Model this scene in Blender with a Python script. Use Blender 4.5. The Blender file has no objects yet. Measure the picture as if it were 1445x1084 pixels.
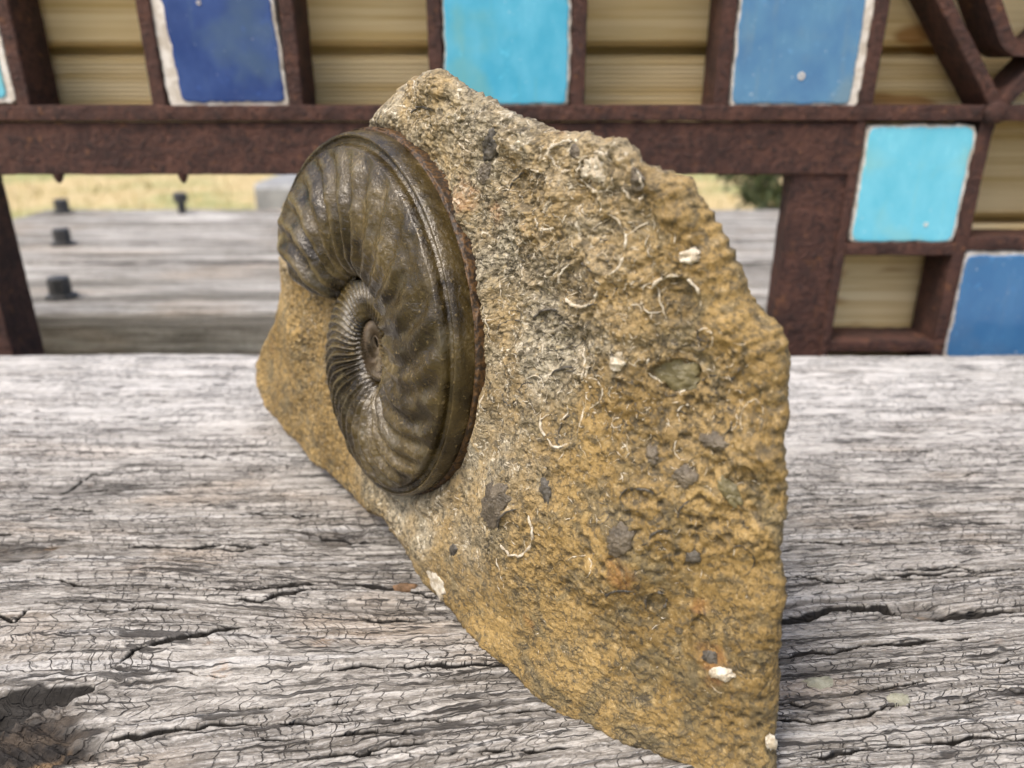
import bpy, math, random
import numpy as np
R = math.radians
rng = np.random.default_rng(7); random.seed(7)
scene = bpy.context.scene
COL = scene.collection

# ------------------------------------------------------------------ camera
H = 0.14                      # camera height above the bench top (m)
FPX, TILT = 1050.0, R(21.5)   # focal length in photo pixels, downward tilt
cd = bpy.data.cameras.new('camera'); cam = bpy.data.objects.new('camera', cd); COL.objects.link(cam)
cd.sensor_width = 36; cd.lens = FPX / 1445 * 36; cd.clip_start = 0.005; cd.clip_end = 400
cam.location = (0, 0, H); cam.rotation_euler = (math.pi / 2 - TILT, 0, 0)
cd.dof.use_dof = True; cd.dof.focus_distance = 0.188; cd.dof.aperture_fstop = 12.5
scene.camera = cam
# ------------------------------------------------------------------ world, sun, exposure
SUN_EL, SUN_AZ = R(61), R(226)          # azimuth clockwise from +Y: left of the camera, a little behind it
w = bpy.data.worlds.new('World'); scene.world = w; w.use_nodes = True
nt = w.node_tree; bg = nt.nodes['Background']
sky = nt.nodes.new('ShaderNodeTexSky'); sky.sky_type = 'NISHITA'; sky.sun_disc = False
sky.sun_elevation = SUN_EL; sky.sun_rotation = SUN_AZ; sky.air_density = 1.0; sky.dust_density = 6.0; sky.ozone_density = 0.6
nt.links.new(sky.outputs[0], bg.inputs[0]); bg.inputs[1].default_value = 0.14
sl = bpy.data.lights.new('sun', 'SUN'); sun = bpy.data.objects.new('sun', sl); COL.objects.link(sun)
sl.energy = 1.4; sl.angle = R(14); sl.color = (1.0, 0.93, 0.82)
sd = np.array([math.sin(SUN_AZ) * math.cos(SUN_EL), math.cos(SUN_AZ) * math.cos(SUN_EL), math.sin(SUN_EL)])
from mathutils import Vector
sun.rotation_euler = Vector(sd).to_track_quat('Z', 'Y').to_euler(); sun.location = (-2, -2, 4)
vs = scene.view_settings; vs.view_transform = 'Standard'; vs.look = 'None'; vs.exposure = 0.76; vs.gamma = 1.0; vs.use_curve_mapping = False

# ------------------------------------------------------------------ numpy helpers
def _h(ix, iy, iz, seed):
    h = (ix.astype(np.uint32) * np.uint32(374761393) + iy.astype(np.uint32) * np.uint32(668265263)
         + iz.astype(np.uint32) * np.uint32(2246822519) + np.uint32((seed * 3266489917 + 12345) & 0xffffffff))
    h ^= h >> np.uint32(15); h *= np.uint32(2246822519); h ^= h >> np.uint32(13); h *= np.uint32(3266489917); h ^= h >> np.uint32(16)
    return h
def noise2(x, y, seed=0):
    """gradient noise, about -1..1"""
    x = np.asarray(x, float); y = np.asarray(y, float)
    i = np.floor(x).astype(np.int64); j = np.floor(y).astype(np.int64); fx = x - i; fy = y - j
    ux = fx * fx * fx * (fx * (fx * 6 - 15) + 10); uy = fy * fy * fy * (fy * (fy * 6 - 15) + 10)
    z = np.zeros_like(i); r = 0
    def g(di, dj):
        a = _h(i + di, j + dj, z, seed).astype(np.float64) * (2 * math.pi / 4294967296.0)
        return np.cos(a) * (fx - di) + np.sin(a) * (fy - dj)
    a = g(0, 0) * (1 - ux) + g(1, 0) * ux; b = g(0, 1) * (1 - ux) + g(1, 1) * ux
    return (a * (1 - uy) + b * uy) * 1.5
def fbm2(x, y, oct=4, seed=0, gain=0.5):
    r = 0; a = 1.0
    for k in range(oct): r = r + a * noise2(x * 2 ** k, y * 2 ** k, seed + k * 17); a *= gain
    return r
def worley(x, y, seed=0):
    i = np.floor(x).astype(np.int64); j = np.floor(y).astype(np.int64)
    f1 = np.full(x.shape, 9.0); f2 = np.full(x.shape, 9.0); z = np.zeros_like(i)
    for di in (-1, 0, 1):
        for dj in (-1, 0, 1):
            h1 = _h(i + di, j + dj, z, seed) / 4294967296.0; h2 = _h(i + di, j + dj, z + 1, seed) / 4294967296.0
            d = np.hypot(i + di + h1 - x, j + dj + h2 - y)
            f2 = np.where(d < f1, f1, np.minimum(f2, d)); f1 = np.minimum(f1, d)
    return f1, f2
def sstep(a, b, x):
    t = np.clip((x - a) / (b - a), 0, 1); return t * t * (3 - 2 * t)

def ray(x, y):
    u = (x - 722.5) / FPX; v = (y - 542) / FPX
    return np.array([u, math.cos(TILT) - v * math.sin(TILT), -(math.sin(TILT) + v * math.cos(TILT))])
def on_bench(x, y):            # photo measurement -> point of the bench top (metres)
    d = ray(x, y); l = H / -d[2]; return d[0] * l, d[1] * l

# ------------------------------------------------------------------ object helpers
def make_mesh(name, V, F, mat, smooth=True, attrs=None, parent=None):
    V = np.asarray(V, np.float32); me = bpy.data.meshes.new(name)
    F = [np.asarray(f, np.int32) for f in F] if isinstance(F, list) and len(F) and isinstance(F[0], np.ndarray) else F
    if isinstance(F, np.ndarray):
        n, k = F.shape; me.vertices.add(len(V)); me.vertices.foreach_set('co', V.ravel())
        me.loops.add(n * k); me.loops.foreach_set('vertex_index', F.astype(np.int32).ravel())
        me.polygons.add(n); me.polygons.foreach_set('loop_start', np.arange(0, n * k, k, dtype=np.int32))
        me.update(calc_edges=True)
    else:
        me.from_pydata([tuple(map(float, v)) for v in V], [], [tuple(int(i) for i in f) for f in F]); me.update()
    me.polygons.foreach_set('use_smooth', np.full(len(me.polygons), smooth))
    for k, a in (attrs or {}).items():
        a = np.asarray(a, np.float32)
        if a.ndim == 2: at = me.attributes.new(k, 'FLOAT_VECTOR', 'POINT'); at.data.foreach_set('vector', a.ravel())
        else: at = me.attributes.new(k, 'FLOAT', 'POINT'); at.data.foreach_set('value', a.ravel())
    me.validate(); me.materials.append(mat)
    o = bpy.data.objects.new(name, me); COL.objects.link(o)
    if parent is not None: o.parent = parent
    return o
def grid_faces(r, c, wrap=False, flip=False):
    i = np.arange(r - 1)[:, None]; j = np.arange(c if wrap else c - 1)[None, :]; j2 = (j + 1) % c
    f = np.stack([i * c + j, i * c + j2, (i + 1) * c + j2, (i + 1) * c + j], -1).reshape(-1, 4)
    return f[:, ::-1] if flip else f
def tag(o, label=None, cat=None, group=None, kind=None):
    for k, v in (('label', label), ('category', cat), ('group', group), ('kind', kind)):
        if v: o[k] = v
    return o
def empty(name, loc, label, cat, group=None):
    o = bpy.data.objects.new(name, None); COL.objects.link(o); o.location = loc; o.empty_display_size = 0.02
    return tag(o, label, cat, group)

# ------------------------------------------------------------------ shader helpers
class M:
    def __init__(s, name):
        s.m = bpy.data.materials.new(name); s.m.use_nodes = True; s.t = s.m.node_tree; s.b = s.t.nodes['Principled BSDF']
        s.co = None
    def n(s, ty, **kw):
        nd = s.t.nodes.new('ShaderNode' + ty)
        for k, v in kw.items(): setattr(nd, k, v)
        return nd
    def put(s, sock, v):
        if isinstance(v, bpy.types.NodeSocket): s.t.links.new(v, sock)
        elif v is not None:
            if sock.type == 'RGBA' and len(v) == 3: v = (*v, 1)
            sock.default_value = v
    def obj(s):
        if s.co is None: s.co = s.n('TexCoord').outputs['Object']
        return s.co
    def attr(s, name, vec=False):
        a = s.n('Attribute', attribute_name=name); return a.outputs['Vector' if vec else 'Fac']
    def scale(s, v, sc, off=(0, 0, 0)):
        m = s.n('Mapping'); s.put(m.inputs[0], v); m.inputs['Scale'].default_value = sc; m.inputs['Location'].default_value = off; return m.outputs[0]
    def noise(s, v, sc, det=4, rough=.55, dist=0, col=False):
        m = s.n('TexNoise'); s.put(m.inputs['Vector'], v); s.put(m.inputs['Scale'], sc); m.inputs['Detail'].default_value = det
        m.inputs['Roughness'].default_value = rough; m.inputs['Distortion'].default_value = dist; return m.outputs[1 if col else 0]
    def voro(s, v, sc, feat='F1', rnd=1.0, out=0):
        m = s.n('TexVoronoi', feature=feat); s.put(m.inputs['Vector'], v); m.inputs['Scale'].default_value = sc; m.inputs['Randomness'].default_value = rnd; return m.outputs[out]
    def ramp(s, f, a, b, lo=0., hi=1.):
        m = s.n('MapRange'); m.interpolation_type = 'SMOOTHSTEP'; s.put(m.inputs[0], f)
        for i, v in zip((1, 2, 3, 4), (a, b, lo, hi)): s.put(m.inputs[i], v)
        return m.outputs[0]
    def mix(s, f, a, b, mode='MIX'):
        m = s.n('Mix', data_type='RGBA', blend_type=mode); s.put(m.inputs[0], f); s.put(m.inputs[6], a); s.put(m.inputs[7], b); return m.outputs[2]
    def math(s, op, a, b=None):
        m = s.n('Math', operation=op); s.put(m.inputs[0], a); s.put(m.inputs[1], b); return m.outputs[0]
    def bump(s, h, dist, st=1.0, prev=None):
        m = s.n('Bump'); s.put(m.inputs['Height'], h); m.inputs['Distance'].default_value = dist; m.inputs['Strength'].default_value = st
        if prev is not None: s.put(m.inputs['Normal'], prev)
        return m.outputs[0]
    def done(s, col, rough=.8, nrm=None, spec=.5, metal=0, **kw):
        s.put(s.b.inputs['Base Color'], col); s.put(s.b.inputs['Roughness'], rough); s.put(s.b.inputs['Specular IOR Level'], spec); s.put(s.b.inputs['Metallic'], metal)
        if nrm is not None: s.put(s.b.inputs['Normal'], nrm)
        for k, v in kw.items(): s.put(s.b.inputs[k.replace('_', ' ')], v)
        return s.m

# ------------------------------------------------------------------ materials
def wood_grey(name, near=True):
    m = M(name); g = m.attr('grain', True) if near else None
    if not near: g = m.scale(m.attr('grain', True), (.35, .3, 1))
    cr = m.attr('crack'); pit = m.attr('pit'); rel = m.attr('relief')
    n1 = m.noise(m.scale(g, (9, 260, 1)), 1, 5, .6); n2 = m.noise(m.scale(g, (60, 900, 1)), 1, 5, .6)
    n3 = m.noise(m.scale(g, (14, 40, 1)), 1, 3, .5); n4 = m.noise(m.scale(g, (450, 1500, 1)), 1, 3, .6)
    c = m.mix(m.ramp(n1, .34, .66), (.13, .117, .100), (.365, .35, .325))
    c = m.mix(m.ramp(n2, .42, .7, 0, .65), c, (.565, .55, .525))
    c = m.mix(m.ramp(n2, .5, .3, 0, .7), c, (.10, .092, .082))
    n7 = m.noise(m.scale(g, (3.5, 420, 1), (5, 5, 0)), 1, 4, .6); c = m.mix(m.ramp(n7, .52, .66, 0, .6), c, (.095, .088, .08)); c = m.mix(m.ramp(n7, .46, .34, 0, .4), c, (.50, .505, .51))
    c = m.mix(m.ramp(n3, .52, .68, 0, .42), c, (.36, .29, .22), )
    c = m.mix(m.ramp(n4, .54, .68, 0, .55), c, (.08, .075, .07))
    c = m.mix(m.ramp(n4, .42, .25, 0, .35), c, (.60, .60, .60))
    n6 = m.noise(m.scale(g, (900, 3600, 1)), 1, 2, .6)
    c = m.mix(m.ramp(n6, .55, .70, 0, .5), c, (.07, .065, .06)); c = m.mix(m.ramp(n6, .44, .30, 0, .4), c, (.58, .58, .58))
    c = m.mix(m.ramp(rel, -.2, -.95, 0, .75), c, (.065, .058, .05))
    spot = m.noise(m.scale(g, (70, 150, 1), (3, 7, 0)), 1, 2, .5)
    c = m.mix(m.math('MULTIPLY', m.ramp(spot, .66, .76), m.ramp(n4, .4, .6, 0, .45)), c, (.34, .23, .15))
    wob = m.noise(m.scale(g, (220, 500, 1)), 1, 2, .5, col=True)
    gv = m.n('VectorMath', operation='MULTIPLY_ADD'); m.put(gv.inputs[0], wob); gv.inputs[1].default_value = (.0022, .0016, 0); m.put(gv.inputs[2], g)
    rowj = m.noise(m.scale(g, (4, 300, 1), (2, 1, 0)), 1, 2, .5, col=True)
    gw = m.n('VectorMath', operation='MULTIPLY_ADD'); m.put(gw.inputs[0], rowj); gw.inputs[1].default_value = (.014, .0015, 0); m.put(gw.inputs[2], gv.outputs[0])
    def craze(w_, h_, mort, off):
        b = m.n('TexBrick'); b.offset = .37; b.squash = 1.0; m.put(b.inputs['Vector'], m.scale(gw.outputs[0], (1, 1, 1), off)); b.inputs['Scale'].default_value = 1; b.inputs['Mortar Size'].default_value = mort
        b.inputs['Mortar Smooth'].default_value = .6; b.inputs['Brick Width'].default_value = w_; b.inputs['Row Height'].default_value = h_; return b.outputs['Fac']
    mk = m.noise(m.scale(g, (26, 60, 1), (1.3, 2.2, 0)), 1, 3, .6); mk2 = m.noise(m.scale(g, (150, 190, 1), (8, 2, 0)), 1, 2, .6); mk3 = m.noise(m.scale(g, (210, 240, 1), (2, 8, 0)), 1, 2, .6)
    e1 = m.math('MULTIPLY', craze(.0052, .0040, .00022, (.003, .002, 0)), m.math('MULTIPLY', m.ramp(mk, .36, .5), m.ramp(mk2, .38, .5)))
    e2 = m.math('MULTIPLY', craze(.0028, .0022, .00014, (.001, .001, 0)), m.math('MULTIPLY', m.ramp(mk, .43, .57), m.ramp(mk3, .44, .54)))
    slit = m.noise(m.scale(gv.outputs[0], (20, 430, 1), (2, 9, 0)), 1, 1, .5)
    sl_ = m.math('MULTIPLY', m.ramp(m.math('ABSOLUTE', m.math('SUBTRACT', slit, .5)), .026, .006), m.ramp(m.noise(m.scale(g, (26, 120, 1), (4, 4, 0)), 1, 3, .6), .44, .54))
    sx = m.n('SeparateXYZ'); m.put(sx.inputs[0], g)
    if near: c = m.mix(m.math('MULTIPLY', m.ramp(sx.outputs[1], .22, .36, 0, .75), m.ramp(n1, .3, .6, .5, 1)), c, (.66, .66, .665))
    crz = m.math('MAXIMUM', m.math('MAXIMUM', e1, m.math('MULTIPLY', e2, .9)), sl_)
    if not near:
        crz = m.math('MULTIPLY', crz, .4); n8 = m.noise(m.scale(g, (8, 110, 1), (3, 3, 0)), 1, 4, .6); c = m.mix(m.ramp(n8, .48, .64, 0, .75), c, (.10, .095, .08)); c = m.mix(m.ramp(n8, .46, .32, 0, .6), c, (.62, .62, .60))
    c = m.mix(m.math('MULTIPLY', crz, .9), c, (.025, .022, .02))
    pc = m.mix(m.ramp(m.noise(m.scale(g, (150, 400, 1)), 1, 4, .6), .4, .62), (.012, .010, .009), (.055, .042, .031))
    pc = m.mix(m.ramp(spot, .62, .7, 0, .6), pc, (.26, .17, .09))
    c = m.mix(pit, c, pc)
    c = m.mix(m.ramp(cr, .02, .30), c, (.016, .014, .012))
    h = m.math('ADD', m.math('ADD', m.math('MULTIPLY', n2, .7), m.math('MULTIPLY', n6, .3)), m.math('MULTIPLY', n4, .45)); h = m.math('SUBTRACT', h, m.math('MULTIPLY', crz, 1.0))
    return m.done(c, m.ramp(n2, .3, .7, .9, .66), m.bump(h, .0009, 1.0), .35)

def rock_mat():
    m = M('ochre_limestone'); o = m.obj(); pale = m.attr('pale'); cav = m.attr('cavity'); orange = m.attr('orange')
    n1 = m.noise(o, 38, 5, .6); n2 = m.noise(o, 150, 5, .65, .6); n3 = m.noise(o, 620, 4, .6); n4 = m.noise(o, 1700, 3, .6); n5 = m.noise(m.scale(o, (1, 1, 1), (3, 1, 2)), 75, 4, .6, 1.0)
    c = m.mix(m.ramp(n1, .36, .64), (.200, .132, .043), (.325, .222, .082))
    c = m.mix(m.ramp(n5, .5, .66, 0, .8), c, (.175, .140, .072))
    pl = m.mix(m.ramp(n2, .35, .6), (.20, .18, .13), (.40, .36, .27))
    c = m.mix(m.math('MULTIPLY', pale, m.ramp(n5, .30, .55, .35, 1)), c, pl)
    c = m.mix(m.ramp(n2, .52, .64, 0, .7), c, (.115, .096, .056))
    fl = m.noise(m.scale(o, (1, 1, 1), (1, 5, 3)), 330, 3, .6, 1.5)
    c = m.mix(m.math('MULTIPLY', m.ramp(fl, .56, .63), m.ramp(n1, .62, .40, .25, .85)), c, (.062, .052, .034))
    wl = m.ramp(m.math('ABSOLUTE', m.math('SUBTRACT', m.noise(m.scale(o, (1, 1, 1), (6, 2, 8)), 210, 2, .5, .8), .5)), .022, .006)
    c = m.mix(m.math('MULTIPLY', wl, m.ramp(n5, .47, .6, 0, .8)), c, (.05, .042, .03))
    c = m.mix(m.ramp(n3, .54, .64, 0, .7), c, (.080, .066, .042))
    c = m.mix(m.ramp(n4, .58, .67, 0, .65), c, (.045, .038, .027))
    c = m.mix(m.ramp(n3, .43, .31, 0, .55), c, (.43, .32, .15))
    c = m.mix(m.ramp(n4, .38, .27, 0, .6), c, (.58, .49, .33))
    rs = m.noise(m.scale(o, (1, 1, 1), (7, 7, 7)), 60, 3, .5)
    wf = m.noise(m.scale(o, (1, 1, 1), (9, 4, 2)), 430, 4, .65, 1.2); c = m.mix(m.math('MULTIPLY', m.ramp(wf, .57, .66), m.ramp(pale, .1, .7, .05, .85)), c, (.62, .57, .46))
    c = m.mix(m.ramp(rs, .68, .77, 0, .55), c, (.30, .13, .04))
    c = m.mix(m.math('MULTIPLY', orange, m.ramp(n3, .35, .6, .3, .8)), c, (.31, .13, .035))
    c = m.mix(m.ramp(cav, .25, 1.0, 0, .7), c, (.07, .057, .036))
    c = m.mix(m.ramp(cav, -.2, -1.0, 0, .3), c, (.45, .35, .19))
    h = m.math('ADD', m.math('MULTIPLY', n3, .6), m.math('MULTIPLY', n4, .5)); h = m.math('ADD', h, m.math('MULTIPLY', n2, .15)); h = m.math('SUBTRACT', h, m.math('MULTIPLY', m.ramp(fl, .54, .63), .35))
    bp = m.bump(h, .0010, 1.0); m.put(bp.node.inputs['Strength'], m.ramp(m.noise(m.scale(o, (1, 1, 1), (2, 6, 1)), 24, 3, .6), .40, .62, .35, 1.0))
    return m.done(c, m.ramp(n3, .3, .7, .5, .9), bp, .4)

def ammonite_mat():
    m = M('dark_olive_fossil'); o = m.obj(); rib = m.attr('rib'); inner = m.attr('inner'); brown = m.attr('brown')
    n1 = m.noise(o, 55, 5, .6, .5); n2 = m.noise(o, 190, 5, .6); n3 = m.noise(o, 800, 4, .6); n4 = m.noise(m.scale(o, (1, 1, 1), (4, 2, 9)), 90, 4, .6)
    c = m.mix(m.ramp(n1, .36, .64), (.012, .0078, .0022), (.060, .041, .0095))
    c = m.mix(m.ramp(n2, .54, .70, 0, .5), c, (.088, .066, .026)); c = m.mix(m.math('MULTIPLY', m.ramp(n1, .52, .66), m.ramp(n3, .42, .6, 0, .7)), c, (.13, .10, .048))
    c = m.mix(m.ramp(n4, .54, .68, 0, .55), c, (.075, .064, .036))
    c = m.mix(m.math('MULTIPLY', m.ramp(rib, .35, 1.), m.ramp(n4, .38, .6, .1, .6)), c, (.15, .115, .048))
    c = m.mix(m.math('MULTIPLY', inner, m.ramp(n2, .4, .6, .4, .95)), c, (.075, .052, .030))
    c = m.mix(m.ramp(n3, .6, .7, 0, .5), c, (.2, .15, .07))
    bc = m.mix(m.ramp(n3, .4, .62), (.018, .010, .004), (.10, .05, .014))
    c = m.mix(brown, c, bc)
    rg = m.mix(m.math('MAXIMUM', brown, m.math('MULTIPLY', inner, .8)), m.ramp(n4, .35, .65, .10, .28), (.62, .62, .62))
    h = m.math('ADD', m.math('MULTIPLY', n2, .55), m.math('MULTIPLY', n3, .34))
    return m.done(c, rg, m.bump(h, .0010, .9), .45, Coat_Weight=m.math('MULTIPLY', m.ramp(n1, .36, .6, .05, .42), m.math('SUBTRACT', 1.0, m.math('MAXIMUM', inner, m.math('MULTIPLY', brown, .5)))), Coat_Roughness=.10, Coat_Normal=m.bump(m.math('ADD', m.math('MULTIPLY', n2, .5), m.math('MULTIPLY', n3, .5)), .0012, 1.0))

def flat_mat(name, a, b, sc, rough=.5, bump=.0003, spec=.5, det=4, **kw):
    m = M(name); o = m.obj(); n = m.noise(o, sc, det, .6); n2 = m.noise(o, sc * 5, 3, .6)
    c = m.mix(m.ramp(n, .35, .65), a, b); c = m.mix(m.ramp(n2, .58, .72, 0, .35), c, tuple(x * .45 for x in a))
    return m.done(c, rough, m.bump(m.math('ADD', n2, n), bump, .8), spec, **kw)
def rust_mat():
    m = M('rusted_iron'); o = m.obj(); n1 = m.noise(o, 60, 5, .65); n2 = m.noise(o, 320, 4, .65); n3 = m.noise(o, 900, 3, .6)
    c = m.mix(m.ramp(n1, .35, .65), (.042, .020, .017), (.090, .040, .029))
    c = m.mix(m.ramp(n2, .5, .66, 0, .85), c, (.022, .013, .012))
    c = m.mix(m.ramp(n2, .46, .30, 0, .45), c, (.12, .058, .040))
    c = m.mix(m.ramp(n3, .66, .76, 0, .5), c, (.28, .22, .18))
    n4 = m.noise(o, 130, 4, .7); c = m.mix(m.ramp(n4, .58, .70, 0, .7), c, (.17, .075, .035)); c = m.mix(m.ramp(n4, .40, .28, 0, .7), c, (.03, .02, .022))
    return m.done(c, .75, m.bump(m.math('ADD', n2, m.math('MULTIPLY', n3, .5)), .0022, 1.0), .35)
def glaze_mat(name, a, b, stain):
    m = M(name); o = m.obj(); n = m.noise(m.scale(o, (1, 1, .7)), 45, 4, .6); n2 = m.noise(o, 24, 3, .5); n3 = m.noise(o, 420, 3, .6)
    c = m.mix(m.ramp(n, .33, .66), a, b)
    c = m.mix(m.ramp(n2, .50, .66, 0, .7), c, stain)
    st_ = m.noise(m.scale(o, (160, 1, 14), (2, 0, 1)), 1, 4, .6); c = m.mix(m.ramp(st_, .56, .72, 0, .5), c, stain); c = m.mix(m.ramp(m.noise(o, 130, 4, .7), .60, .74, 0, .4), c, tuple(min(1, x * 1.7) for x in b))
    c = m.mix(m.ramp(n3, .70, .78, 0, .8), c, (.7, .75, .75))
    return m.done(c, m.ramp(n, .3, .7, .12, .30), m.bump(n2, .0012, .5), .5)
def pine_mat(name, ribbed):
    m = M(name); o = m.obj(); n = m.noise(m.scale(o, (3, 40, 160)), 1, 5, .6, .4); n2 = m.noise(m.scale(o, (5, 30, 14)), 1, 3, .5); k = m.noise(m.scale(o, (14, 30, 46)), 1, 2, .5)
    c = m.mix(m.ramp(n, .33, .66), (.62, .45, .19), (.88, .73, .44))
    c = m.mix(m.ramp(n2, .5, .7, 0, .5), c, (.40, .32, .16))
    c = m.mix(m.ramp(k, .60, .70, 0, .8), c, (.34, .15, .03))
    h = n
    if ribbed:
        wv = m.n('TexWave', wave_type='BANDS', bands_direction='Z'); m.put(wv.inputs['Vector'], o); wv.inputs['Scale'].default_value = 128; wv.inputs['Distortion'].default_value = .4
        h = m.math('ADD', m.math('MULTIPLY', wv.outputs[1], 1.6), n)
        c = m.mix(m.ramp(wv.outputs[1], .35, .1, 0, .35), c, (.30, .21, .10))
    return m.done(c, .7, m.bump(h, .0009, .8), .3)

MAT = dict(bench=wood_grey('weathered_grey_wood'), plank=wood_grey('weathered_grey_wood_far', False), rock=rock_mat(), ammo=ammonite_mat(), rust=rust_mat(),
    calcite=flat_mat('white_calcite', (.42, .35, .24), (.76, .71, .60), 700, .35, .0006), grey_shell=flat_mat('grey_shell', (.075, .062, .045), (.15, .125, .09), 300, .34, .0008),
    olive_shell=flat_mat('olive_shell', (.12, .105, .055), (.19, .165, .085), 200, .42, .0004), dark_shell=flat_mat('dark_shell', (.03, .027, .022), (.09, .08, .065), 400, .45, .0003),
    ceramic=flat_mat('chipped_ceramic', (.50, .45, .38), (.74, .71, .66), 160, .75, .0006),
    bolt=flat_mat('dark_iron_bolt', (.025, .028, .032), (.06, .06, .062), 200, .5, .0004), pine=pine_mat('pine_board', False), pine_rib=pine_mat('grooved_pine_board', True),
    concrete=flat_mat('pale_concrete', (.20, .21, .22), (.30, .31, .32), 14, .85, .002),
    navy=glaze_mat('navy_glaze', (.018, .048, .18), (.032, .075, .24), (.06, .11, .19)), turquoise=glaze_mat('turquoise_glaze', (.06, .37, .56), (.11, .45, .64), (.15, .40, .42)),
    steel=glaze_mat('steel_blue_glaze', (.075, .19, .37), (.10, .245, .41), (.16, .25, .31)), aqua=glaze_mat('aqua_glaze', (.11, .48, .65), (.17, .56, .72), (.22, .52, .56)),
    mid_blue=glaze_mat('mid_blue_glaze', (.045, .15, .33), (.06, .18, .37), (.08, .17, .32)))

# ------------------------------------------------------------------ ground beyond the fence
def ground_mat():
    m = M('dry_grass_ground'); o = m.obj(); n1 = m.noise(o, .9, 4, .6); n2 = m.noise(o, 14, 5, .7); n3 = m.noise(o, 90, 3, .6)
    c = m.mix(m.ramp(n1, .42, .6), (.50, .40, .22), (.26, .29, .12))
    c = m.mix(m.ramp(n2, .45, .65, 0, .6), c, (.62, .53, .33)); c = m.mix(m.ramp(n3, .5, .7, 0, .5), c, (.26, .22, .11))
    return m.done(c, .95, m.bump(n3, .02, .6), .2)
GZ = -0.45
gx_ = np.linspace(-1, 1, 81); X, Y = np.meshgrid(np.sign(gx_) * np.abs(gx_) ** 2 * 150, np.sign(gx_) * np.abs(gx_) ** 2 * 150)
Z = GZ + .03 * noise2(X * .8, Y * .8, 3)
ground = make_mesh('ground', np.stack([X, Y, Z], -1).reshape(-1, 3), grid_faces(81, 81), ground_mat()); tag(ground, kind='structure')
# short dry grass seen through the opening
n = 9000; bx = rng.uniform(-5.5, 4, n); by = rng.uniform(2.6, 7.5, n); a = rng.uniform(0, 6.28, n); hh = rng.uniform(.03, .085, n); ww = .004
dx, dy = np.cos(a) * ww, np.sin(a) * ww; lx, ly = rng.normal(0, .025, n), rng.normal(0, .025, n); bz = GZ + .03 * noise2(bx * .8, by * .8, 3) - .004
V = np.stack([np.stack([bx - dx, by - dy, bz], -1), np.stack([bx + dx, by + dy, bz], -1), np.stack([bx + lx, by + ly, bz + hh], -1)], 1).reshape(-1, 3)
gm = flat_mat('dry_grass', (.34, .30, .13), (.58, .48, .26), 2.0, .9, .001)
tag(make_mesh('grass', V, np.arange(3 * n).reshape(-1, 3), gm, False), 'short pale dry grass on the ground behind the old timber', 'grass', kind='stuff')

# ------------------------------------------------------------------ weathered timbers
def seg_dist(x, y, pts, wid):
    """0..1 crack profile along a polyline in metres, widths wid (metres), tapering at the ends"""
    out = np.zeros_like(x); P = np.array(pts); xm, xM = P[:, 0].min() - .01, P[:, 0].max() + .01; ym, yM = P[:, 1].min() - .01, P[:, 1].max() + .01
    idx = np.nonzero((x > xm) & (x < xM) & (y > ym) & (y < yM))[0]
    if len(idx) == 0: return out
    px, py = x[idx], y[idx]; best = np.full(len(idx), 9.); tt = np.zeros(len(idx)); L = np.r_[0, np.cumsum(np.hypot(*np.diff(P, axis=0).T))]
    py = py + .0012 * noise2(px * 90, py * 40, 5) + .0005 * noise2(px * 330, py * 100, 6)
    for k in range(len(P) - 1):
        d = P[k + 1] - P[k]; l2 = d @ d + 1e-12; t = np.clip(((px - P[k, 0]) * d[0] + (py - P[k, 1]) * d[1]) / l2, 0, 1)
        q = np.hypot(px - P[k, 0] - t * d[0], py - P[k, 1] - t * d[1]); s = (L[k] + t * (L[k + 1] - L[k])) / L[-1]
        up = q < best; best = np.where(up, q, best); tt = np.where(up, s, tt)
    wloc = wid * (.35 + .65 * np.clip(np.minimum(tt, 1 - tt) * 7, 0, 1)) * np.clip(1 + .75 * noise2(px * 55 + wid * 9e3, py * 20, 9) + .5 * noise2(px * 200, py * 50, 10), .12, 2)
    out[idx] = np.clip(1.15 - best / np.maximum(wloc, 1e-5), 0, 1); return out

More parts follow.
